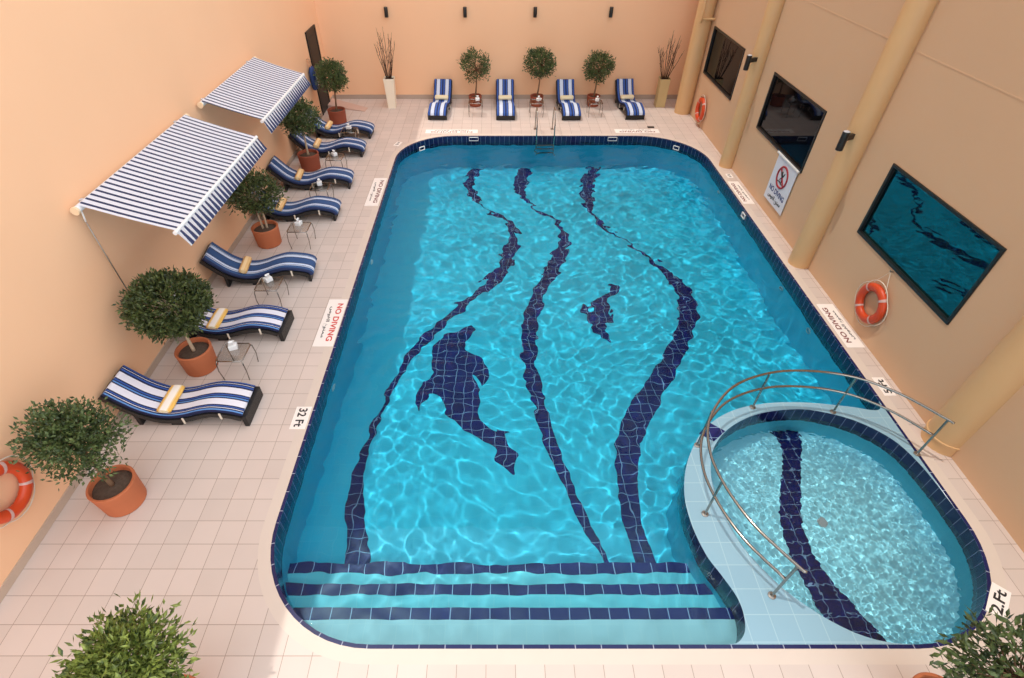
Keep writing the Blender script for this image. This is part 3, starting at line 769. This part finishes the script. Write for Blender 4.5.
LOUNGE = [('cushA', -3.95, 5.56, .0, 'white and navy striped sun lounger nearest the camera by the left wall', 'towelA'),
          ('cushA', -3.98, 7.55, .0, 'white and navy striped sun lounger half hidden behind the large round tree', 'towelA'),
          ('cushB', -3.96, 9.42, .12, 'blue striped sun lounger just beyond the second side table', 'towelB'),
          ('cushB', -3.98, 11.95, .04, 'blue striped sun lounger behind the twin-stem potted tree', 'towelB'),
          ('cushB', -3.98, 13.66, .08, 'blue striped sun lounger in front of the fourth terracotta pot', 'towelB'),
          ('cushB', -4.01, 15.72, .04, 'blue striped sun lounger second from the far end of the left row', 'towelB'),
          ('cushB', -4.0, 17.12, .0, 'blue striped sun lounger farthest along the left wall', 'towelB')]
def make_towel(kind):
    """rolled towel lying across the cushion (long axis = local Y)"""
    t = empty('rolled_towel', (0, 0, 0))
    if kind == 'towelA': a, c, L = .115, .038, .27
    elif kind == 'towelB': a, c, L = .085, .06, .25
    else: a, c, L = .09, .06, .23
    mb = MB(); n = 20; S = [(-L, .80), (-L+.012, .97), (-L*.5, 1.0), (0, .985), (L*.5, 1.0), (L-.012, .97), (L, .80)]
    for y, s_ in S:
        for j in range(n):
            an = 2*PI*j/n; mb.v.append((a*s_*math.copysign(abs(math.cos(an))**.8, math.cos(an)), y, c+c*s_*math.copysign(abs(math.sin(an))**.8, math.sin(an))))
    for i in range(len(S)-1):
        for j in range(n):
            j2 = (j+1) % n; mb.f.append((i*n+j, (i+1)*n+j, (i+1)*n+j2, i*n+j2))
    mb.f.append(tuple(range(n))); mb.f.append(tuple((len(S)-1)*n+j for j in reversed(range(n))))
    tr_ = mb.build('towel_roll', M[kind], t, smooth=True)
    for s_ in (-1, 1):      # spiral end
        P = [(a*.78*(1-u)*math.cos(u*4*PI+.3), s_*(L+.001), c+c*.78*(1-u)*math.sin(u*4*PI+.3)) for u in np.linspace(0, .95, 36)]
        MB().tube(P, .006, 5).build('roll_end', M['towelC'], tr_, smooth=True)
    return t
tsrc = {}
def towel_on(kind, lx, ly, lrz, label, group, at=-1.22, tilt=-.12):
    o = copy_tree(tsrc[kind]) if kind in tsrc else tsrc.setdefault(kind, make_towel(kind))
    c, s_ = math.cos(lrz), math.sin(lrz)
    o.location = (lx+at*c, ly+at*s_, zat(at)+.046)
    o.rotation_euler = (0, tilt, lrz)
    return tag(o, label, 'towel', group)
TL = ['flat yellow towel with white centre stripe on the nearest lounger', 'yellow and white towel on the lounger behind the large round tree',
      'rolled tan towel on the blue lounger just beyond the second side table', 'rolled tan towel on the lounger behind the twin-stem potted tree',
      'rolled tan towel on the lounger in front of the fourth terracotta pot', 'rolled tan towel on the second farthest left lounger', 'rolled tan towel on the farthest left lounger']
for k, (cu, x, y, rz, lab, tk) in enumerate(LOUNGE):
    lounger(cu, x, y, rz, lab, LG)
    towel_on(tk, x, y, rz, TL[k], 'towels on the left loungers', -1.24 if k < 2 else -1.34, .08 if k < 2 else .33)
BACK = [(-1.95, 18.47, -PI/2-.05, 'leftmost blue and white striped lounger against the far wall', 'cream rolled towel on the leftmost far lounger'),
        (.40, 18.45, -PI/2, 'second blue striped lounger from the left along the far wall', 'cream rolled towel on the second far lounger from left'),
        (2.66, 18.44, -PI/2+.035, 'third blue striped lounger from the left, right behind the ladder', 'cream rolled towel on the third far lounger from left'),
        (4.86, 18.50, -PI/2+.05, 'rightmost blue striped lounger against the far wall by the tan vase', 'cream rolled towel on the rightmost far lounger')]
for x, y, rz, lab, tl in BACK:
    lounger('cushC', x, y, rz, lab, BG)
    towel_on('towelC', x, y, rz, tl, 'towels on the far loungers', -1.33, .30)

# ------------------------------------------------------------------ side tables and tissue boxes
def make_table():
    t = empty('side_table', (0, 0, 0)); h, a, r = .45, .225, .011
    c = .04
    P = [(-a+c, -a, h), (a-c, -a, h), (a, -a+c, h), (a, a-c, h), (a-c, a, h), (-a+c, a, h), (-a, a-c, h), (-a, -a+c, h)]
    MB().tube(P, r, 8, closed=True).build('top_frame', M['steel'], t, smooth=True)
    MB().box(-a+.008, a-.008, -a+.008, a-.008, h-.004, h+.004, .002).build('glass_top', M['glass'], t)
    for sx in (-1, 1):
        for sy in (-1, 1):
            MB().tube([(sx*(a-.02), sy*(a-.02), h), (sx*a, sy*a, h-.05), (sx*(a+.012), sy*(a+.012), h*.5), (sx*(a-.01), sy*(a+.0), 0.)], [r, r, r*.9, r*.8], 8).build('leg', M['steel'], t, smooth=True)
    return t
def make_tissue():
    t = empty('tissue_box', (0, 0, 0))
    MB().box(-.07, .07, -.06, .06, 0, .085, .008).build('box', M['white'], t)
    mb = MB(); rr = random.Random(4)
    mb.v.append((0, 0, .085))
    for lv, (r, z) in enumerate(((.015, .10), (.04, .135), (.055, .155))):
        for j in range(10):
            a = 2*PI*j/10; q = r*(1+.35*rr.uniform(-1, 1)); mb.v.append((q*math.cos(a), q*math.sin(a)*.6, z+rr.uniform(-.012, .012)))
    for j in range(10):
        j2 = (j+1) % 10
        mb.f.append((0, 1+j, 1+j2))
        for lv in range(2): mb.f.append((1+lv*10+j, 1+lv*10+j2, 11+lv*10+j2, 11+lv*10+j)[::-1])
    mb.build('tissue', M['tissue'], t, smooth=True)
    return t
TABLES = [(-4.46, 6.46, 'between the two nearest left loungers'), (-4.47, 8.41, 'between the second and third left loungers'),
          (-4.46, 10.58, 'beside the twin-stem potted tree'), (-4.47, 12.58, 'before the fifth left lounger'),
          (-4.49, 14.38, 'beside the fourth terracotta pot'), (-4.49, 16.37, 'in front of the farthest left lounger'),
          (-.645, 18.95, 'in front of the leftmost far wall plant'), (1.48, 18.93, 'in front of the middle far wall plant'), (3.51, 18.90, 'in front of the rightmost far wall plant')]
tb0 = tx0 = None
for k, (x, y, where) in enumerate(TABLES):
    t = copy_tree(tb0) if tb0 else make_table(); tb0 = tb0 or t
    t.location = (x, y, 0); tag(t, 'glass topped steel side table %s' % where, 'side table', 'side tables by the loungers')
    b_ = copy_tree(tx0) if tx0 else make_tissue(); tx0 = tx0 or b_
    b_.location = (x+(-.03 if k < 6 else .07), y+.10, .4545); b_.rotation_euler = (0, 0, .35+.5*k)
    tag(b_, 'white tissue box on the side table %s' % where, 'tissue box', 'tissue boxes on the side tables')

# ------------------------------------------------------------------ potted trees
def foliage(center, rad, n_cl, n_lf, leaf, seed, spread=.16, shell=.55, lump=.0, up=.3, sq=1., xmin=-99.):
    r = np.random.RandomState(seed)
    V = []; F = []; tips = []
    cx, cy, cz_ = center
    lobes = r.normal(size=(9, 3)); lobes /= np.linalg.norm(lobes, axis=1)[:, None]; la = r.uniform(-1, 1, 9)
    for c in range(n_cl):
        d = r.normal(size=3); d /= np.linalg.norm(d)
        q = (shell+(1-shell)*r.uniform()**.7)
        q *= 1+lump*float(np.sum(la*np.maximum(0, lobes@d)**4))
        p0 = np.array([cx+d[0]*rad[0]*q, cy+d[1]*rad[1]*q, cz_+d[2]*rad[2]*q]); tips.append((p0, d))
        for l in range(n_lf):
            p = p0+np.clip(r.normal(size=3), -1.5, 1.5)*spread*np.array([1, 1, .8])
            if p[0] < xmin: continue
            o = p-np.array([cx, cy, cz_]); o = o/(np.linalg.norm(o)+1e-6)
            ax = o*.9+r.normal(size=3)*.75+np.array([0, 0, up]); ax /= np.linalg.norm(ax)
            sd = np.cross(ax, r.normal(size=3)); sd /= (np.linalg.norm(sd)+1e-6)
            nm = np.cross(ax, sd)
            L = leaf*r.uniform(.7, 1.25); W_ = L*.21*sq
            k = len(V)
            V += [p, p+ax*L*.45+sd*W_-nm*L*.05, p+ax*L-nm*L*.10, p+ax*L*.45-sd*W_-nm*L*.05, p+ax*L*.5+nm*L*.03]
            F += [(k, k+1, k+4), (k+1, k+2, k+4), (k+2, k+3, k+4), (k+3, k, k+4)]
    return V, F, tips
def potted_tree(x, y, label, crown, rad, seed, n_cl=70, n_lf=34, leaf=.075, mat='leaf', pot=(.30, .27, .45), potmat='terracotta', stems=1, bark='bark',
                spread=.13, shell=.5, lump=0., off=(0, 0), sq=1., group='potted trees along the left wall'):
    t = empty('potted_tree', (x, y, 0), 0, label, 'potted tree', group)
    R1, R0, h = pot
    MB().lathe([(R0-.02, 0), (R0, .012), (R1-.005, h-.03), (R1, h-.015), (R1-.008, h), (R1-.035, h), (R1-.04, h-.012), (R1-.045, h-.09)], n=40, cap1=False).build('pot', M[potmat], t, angle=45)
    MB().lathe([(R1-.042, h-.085), (R1*.5, h-.06), (.0, h-.05)], n=28, cap0=False, cap1=False).build('soil', M['soil'], t, smooth=True)
    c = (off[0], off[1], crown)
    V, F, tips = foliage(c, rad, n_cl, n_lf, leaf, seed, spread, shell, lump, sq=sq, xmin=WL+.13-x)
    r = random.Random(seed)
    tops = []
    for s_ in range(stems):
        a = s_*2.4+.5; b0 = (.05*math.cos(a)*(stems > 1), .05*math.sin(a)*(stems > 1), h-.07)
        b1 = (off[0]*.6+(.06*math.cos(a) if stems > 1 else 0.02), off[1]*.6+(.06*math.sin(a) if stems > 1 else -.02), (h+crown-rad[2])/2+.06)
        b2 = (off[0]+.03*math.cos(a), off[1]+.03*math.sin(a), crown-rad[2]*.25)
        rr = .026 if stems > 1 else .033
        P = catmull([b0, b1, b2], 5); MB().tube(P, [rr*(1-.5*i/(len(P)-1)) for i in range(len(P))], 10).build('trunk', M[bark], t, smooth=True); tops.append(b2)
    mb = MB()
    for i, (p, d) in enumerate(tips[::max(1, len(tips)//26)]):
        b2 = Vector(tops[i % len(tops)]); e = Vector(p); m_ = b2.lerp(e, .5)+Vector((0, 0, -.04))
        mb.tube([b2, m_, e], [.012, .008, .004], 5)
    mb.build('branches', M[bark], [c for c in children(t) if c.name.startswith('trunk')][0], smooth=True)
    me = bpy.data.meshes.new('foliage'); me.from_pydata([tuple(map(float, v)) for v in V], [], F); me.materials.append(M[mat])
    o = bpy.data.objects.new('foliage', me); COL.objects.link(o); o.parent = t
    return t
potted_tree(-5.20, 3.92, 'loose leafy tree in a terracotta pot near the left life ring', 1.42, (.58, .54, .38), 1, 84, 66, .062, 'leaf_mid', spread=.10, shell=.5, lump=.6, off=(-.02, .02), sq=1.2)
potted_tree(-5.20, 6.56, 'dense round topiary tree in a terracotta pot, largest crown by the left wall', 1.44, (.54, .52, .45), 2, 260, 40, .075, 'leaf', spread=.075, shell=.75, bark='palebark')
potted_tree(-5.27, 10.62, 'twin-stem potted tree beside the front corner of the large awning', 1.28, (.48, .46, .36), 3, 100, 34, .085, 'leaf', stems=2, bark='palebark', spread=.10, shell=.6, lump=.15)
potted_tree(-5.33, 14.66, 'potted tree beside the front bar of the far awning', 1.42, (.46, .44, .40), 4, 100, 32, .085, 'leaf_mid', potmat='terracotta_dark', bark='palebark', spread=.10, shell=.6, lump=.1)
potted_tree(-5.30, 18.2, 'potted tree in front of the dark door at the far left corner', 1.50, (.40, .42, .40), 5, 100, 32, .085, 'leaf_mid', potmat='terracotta_dark', spread=.10, shell=.6, lump=.1, off=(.06, 0))
potted_tree(-3.22, 1.36, 'bright leafy potted tree cut off at the bottom left of the photo', 1.45, (.42, .42, .32), 6, 90, 50, .085, 'leaf_bright', spread=.09, shell=.55, lump=.2, off=(.0, .05), sq=.95, group='potted trees at the near edge')
potted_tree(4.50, 1.38, 'loose potted tree cut off at the bottom right of the photo', 1.38, (.50, .48, .36), 8, 46, 46, .10, 'leaf_mid', spread=.11, shell=.5, lump=.35, off=(.16, .0), sq=.9, group='potted trees at the near edge')
GB = 'potted trees along the far wall'
potted_tree(-.68, 19.9, 'leftmost small potted tree against the far wall, thin crown with a gap', 1.28, (.44, .34, .44), 21, 52, 30, .085, 'leaf_mid', pot=(.24, .21, .35), potmat='terracotta_dark', spread=.085, shell=.65, lump=.3, off=(.05, 0), group=GB)
potted_tree(1.55, 19.9, 'tallest small potted tree in the middle of the far wall', 1.42, (.52, .36, .46), 22, 90, 30, .085, 'leaf_mid', pot=(.24, .21, .35), potmat='terracotta_dark', spread=.085, shell=.6, lump=.15, off=(.06, 0), group=GB)
potted_tree(3.60, 19.9, 'rightmost small potted tree against the far wall', 1.30, (.46, .35, .44), 23, 80, 30, .085, 'leaf_mid', pot=(.24, .21, .35), potmat='terracotta_dark', spread=.085, shell=.6, lump=.2, off=(.02, 0), group=GB)

# ------------------------------------------------------------------ tall vases with dry twigs
def vase(x, y, wt, wb, h, mat, label, seed, spread, rz=0.):
    t = empty('tall_vase', (x, y, 0), rz, label, 'vase', 'tall twig vases')
    bm = bmesh.new(); a, b_ = wb/2, wt/2
    v = [bm.verts.new(p) for p in [(-a, -a, 0), (a, -a, 0), (a, a, 0), (-a, a, 0), (-b_, -b_, h), (b_, -b_, h), (b_, b_, h), (-b_, b_, h)]]
    for f in ((3, 2, 1, 0), (0, 1, 5, 4), (1, 2, 6, 5), (2, 3, 7, 6), (3, 0, 4, 7), (4, 5, 6, 7)): bm.faces.new([v[i] for i in f])
    top = bm.faces[-1] if False else [f for f in bm.faces if all(abs(q.co.z-h) < 1e-6 for q in f.verts)][0]
    r_ = bmesh.ops.inset_individual(bm, faces=[top], thickness=.03)
    for q in top.verts: q.co.z -= .06
    bmesh.ops.bevel(bm, geom=[e for e in bm.edges if abs((e.verts[0].co-e.verts[1].co).z) > h*.5], offset=.015, segments=2, affect='EDGES')
    MB().bm(bm).build('vase_body', M[mat], t)
    MB().box(-b_+.032, b_-.032, -b_+.032, b_-.032, h-.08, h-.045).build('vase_filling', M['glossblack'], t)
    r = random.Random(seed)
    for k in range(13):
        an = 2*PI*k/13+r.uniform(-.3, .3); l = r.uniform(.9, 1.65); s_ = r.uniform(.25, 1.)*spread
        p0 = Vector((.08*math.cos(an), .08*math.sin(an), h-.06)); d = Vector((s_*math.cos(an), s_*math.sin(an)*.7, l))
        P = [p0, p0+d*.35+Vector((r.uniform(-.02, .02), r.uniform(-.02, .02), 0)), p0+d*.7+Vector((r.uniform(-.03, .03), r.uniform(-.03, .03), 0)), p0+d]
        mb = MB().tube(P, [.013, .010, .007, .003], 6)
        for j in range(3):
            u = r.uniform(.35, .85); q = p0+d*u; e = q+Vector((r.uniform(-.12, .12), r.uniform(-.08, .08), r.uniform(.12, .32)))
            mb.tube([q, q.lerp(e, .5)+Vector((.01, 0, 0)), e], [.007, .005, .002], 5)
        mb.build('twig', M['twig'], t, smooth=True)
    return t
vase(-3.68, 19.72, .36, .27, 1.0, 'cream_vase', 'tall cream square vase of dry twigs at the far left', 3, .34)
vase(6.02, 19.85, .34, .33, .95, 'tan_vase', 'tall tan square vase of dry twigs in the far right corner', 9, .42)

# ------------------------------------------------------------------ awnings
def awning(y0, y1, xf, zf_, label, zt=3.0):
    t = empty('awning', (WL, (y0+y1)/2, zt), 0, label, 'awning', 'striped awnings on the left wall')
    hl = (y1-y0)/2; dx = xf-WL; dz = zf_-zt
    MB().tube([(.10, -hl-.03, 0), (.10, hl+.03, 0)], .05, 16).build('roller', M['white'], t, angle=40)
    for s_ in (-1, 1):
        MB().tube([(.10, s_*(hl+.03), 0), (.10, s_*(hl+.07), 0)], .06, 18).build('roller_cap', M['beigecap'], t, angle=40)
        MB().box(0, .10, s_*(hl-.25)-.03, s_*(hl-.25)+.03, -.06, .03, .005).build('wall_bracket', M['grey'], t)
    mb = MB(); nx_, ny_ = 8, 60; th = .004
    for side in (0, 1):
        k = len(mb.v)
        for i in range(nx_+1):
            for j in range(ny_+1):
                u = i/nx_; yy = -hl+.02+(2*hl-.04)*j/ny_
                mb.v.append((.12+(dx-.12)*u, yy, .06+(dz-.03)*u-.012*math.sin(PI*u)-side*th))
        for i in range(nx_):
            for j in range(ny_):
                a = k+i*(ny_+1)+j; q = (a, a+1, a+ny_+2, a+ny_+1)
                mb.f.append(q[::-1] if side == 0 else q)
    mb.build('fabric', M['awning'], t, smooth=True)
    MB().tube([(dx, -hl-.02, dz), (dx, hl+.02, dz)], .032, 12).build('front_bar', M['white'], t, angle=40)
    # pleated valance with scalloped hem
    mb = MB(); n = int((2*hl)/.016)
    for j in range(n+1):
        yy = -hl+2*hl*j/n; ph = 2*PI*yy/.128
        dep = .205+.04*abs(math.sin(ph/2)); wv = .018*math.cos(ph)
        for i, u in enumerate((0, .35, .7, 1)):
            mb.v.append((dx+.025+.11*u+wv*u, yy, dz-.01-dep*u))
    for j in range(n):
        for i in range(3): mb.f.append((j*4+i, j*4+i+1, j*4+5+i, j*4+4+i))
    mb.build('valance', M['awning'], t, smooth=True)
    for s_ in (-1, 1):
        MB().tube([(.08, s_*(hl-.25), -.05), (dx*.55, s_*(hl-.9), -.14+dz*.5), (dx-.03, s_*(hl-.25), dz-.02)], .02, 8).build('folding_arm', M['grey'], t, smooth=True)
    return t
a1 = awning(6.75, 10.31, -4.69, 2.62, 'large striped awning nearer the camera on the left wall')
awning(11.05, 14.23, -4.80, 2.66, 'smaller striped awning farther along the left wall', 3.0)
MB().tube([(.10, -1.78+.05, -.06), (.08, -1.74, -.22)], .012, 8).build('crank_eye', M['white'], a1, smooth=True)
MB().tube([(.08, -1.74, -.22), (.07, -1.72, -1.0), (.07, -1.70, -1.75)], .009, 8).build('crank_rod', M['steel_dull'], a1, smooth=True)

# ------------------------------------------------------------------ blue bag on the wall and door ramp
bg = empty('hanging_bag', (WL, 18.48, .98), 0, 'blue bag with white badge hanging on the left wall beside the dark door', 'bag')
mb = MB(); n = 22; S = [(0, .35), (.04, .80), (.12, .95), (.40, 1.0), (.58, .92), (.68, .62), (.72, .28)]
for z, s_ in S:
    for j in range(n):
        a = 2*PI*j/n; mb.v.append((.105+.10*s_*math.cos(a), .20*s_*math.sin(a), z))
for i in range(len(S)-1):
    for j in range(n):
        j2 = (j+1) % n; mb.f.append((i*n+j, i*n+j2, (i+1)*n+j2, (i+1)*n+j))
mb.f.append(tuple(reversed(range(n)))); mb.f.append(tuple((len(S)-1)*n+j for j in range(n)))
bb = mb.build('bag_body', M['bagblue'], bg, smooth=True)
MB().lathe([(.065, -.003), (.065, .003)], n=24).build('badge', M['white'], bb).location = (.203, .05, .34)
children(bb)[-1].rotation_euler = (0, PI/2, 0)
MB().box(.16, .20, .10, .15, .10, .26, .006).build('side_tag', M['white'], bb)
MB().tube(catmull([(.10, -.06, .70), (.09, -.07, .82), (.06, -.02, .92), (.05, .02, .93), (.09, .06, .82), (.10, .06, .70)], 4), .022, 8).build('strap', M['tan'], bg, smooth=True)
MB().tube([(0, 0, .915), (.08, 0, .915), (.09, 0, .94)], .01, 6).build('hook', M['steel_dull'], bg)

rp = empty('door_ramp', (-5.3, 19.75, 0), 0, 'low pinkish wedge slab on the deck in front of the dark door', 'ramp')
q = [(-.70, -.10), (.70, -.50), (.74, -.15), (-.70, .62)]
hh = [.10, .02, .02, .10]
MB().add([(x, y, 0) for x, y in q]+[(x, y, z) for (x, y), z in zip(q, hh)],
         [(3, 2, 1, 0), (4, 5, 6, 7), (0, 1, 5, 4), (1, 2, 6, 5), (2, 3, 7, 6), (3, 0, 4, 7)]).build('slab', M['slab'], rp)

# ------------------------------------------------------------------ light, sky, camera
L = bpy.data.lights.new('sun', 'SUN'); so = bpy.data.objects.new('sun', L); COL.objects.link(so)
L.energy = 1.6; L.angle = math.radians(.53); L.color = (1., .95, .86)
L.cycles.is_caustics_light = True
so.location = (-4, 8, 20)
so.rotation_euler = Vector((.33, -.09, -1)).to_track_quat('-Z', 'Y').to_euler()

wd = bpy.data.worlds.new('sky'); sc.world = wd; wd.use_nodes = True
nt = wd.node_tree; bgN = nt.nodes['Background']
tc = nt.nodes.new('ShaderNodeTexCoord')
mr = nt.nodes.new('ShaderNodeMapRange'); mr.inputs[1].default_value = -.2; mr.inputs[2].default_value = .8
mr.inputs[3].default_value = .58; mr.inputs[4].default_value = 2.48
dt = nt.nodes.new('ShaderNodeVectorMath'); dt.operation = 'DOT_PRODUCT'; dt.inputs[1].default_value = (.80, -.55, .24)
nt.links.new(tc.outputs['Generated'], dt.inputs[0]); nt.links.new(dt.outputs['Value'], mr.inputs[0])
bgN.inputs[0].default_value = (.93, .96, 1.0, 1)
nt.links.new(mr.outputs[0], bgN.inputs[1])

cam = bpy.data.cameras.new('camera'); co = bpy.data.objects.new('camera', cam); COL.objects.link(co)
co.location = (0, 0, 6.7); co.rotation_euler = (math.radians(90-42.6), 0, 0)
cam.sensor_width = 36; cam.lens = 36*525/1024; cam.shift_x = 18/1024
sc.camera = co

vs = sc.view_settings
vs.view_transform = 'Standard'; vs.look = 'None'; vs.gamma = 1; vs.use_curve_mapping = False; vs.exposure = 0.
cy = sc.cycles
cy.use_denoising = True
cy.caustics_refractive = True; cy.caustics_reflective = False
cy.max_bounces = 10; cy.transmission_bounces = 8; cy.diffuse_bounces = 5; cy.glossy_bounces = 4; cy.transparent_max_bounces = 8
cy.sample_clamp_indirect = 6.
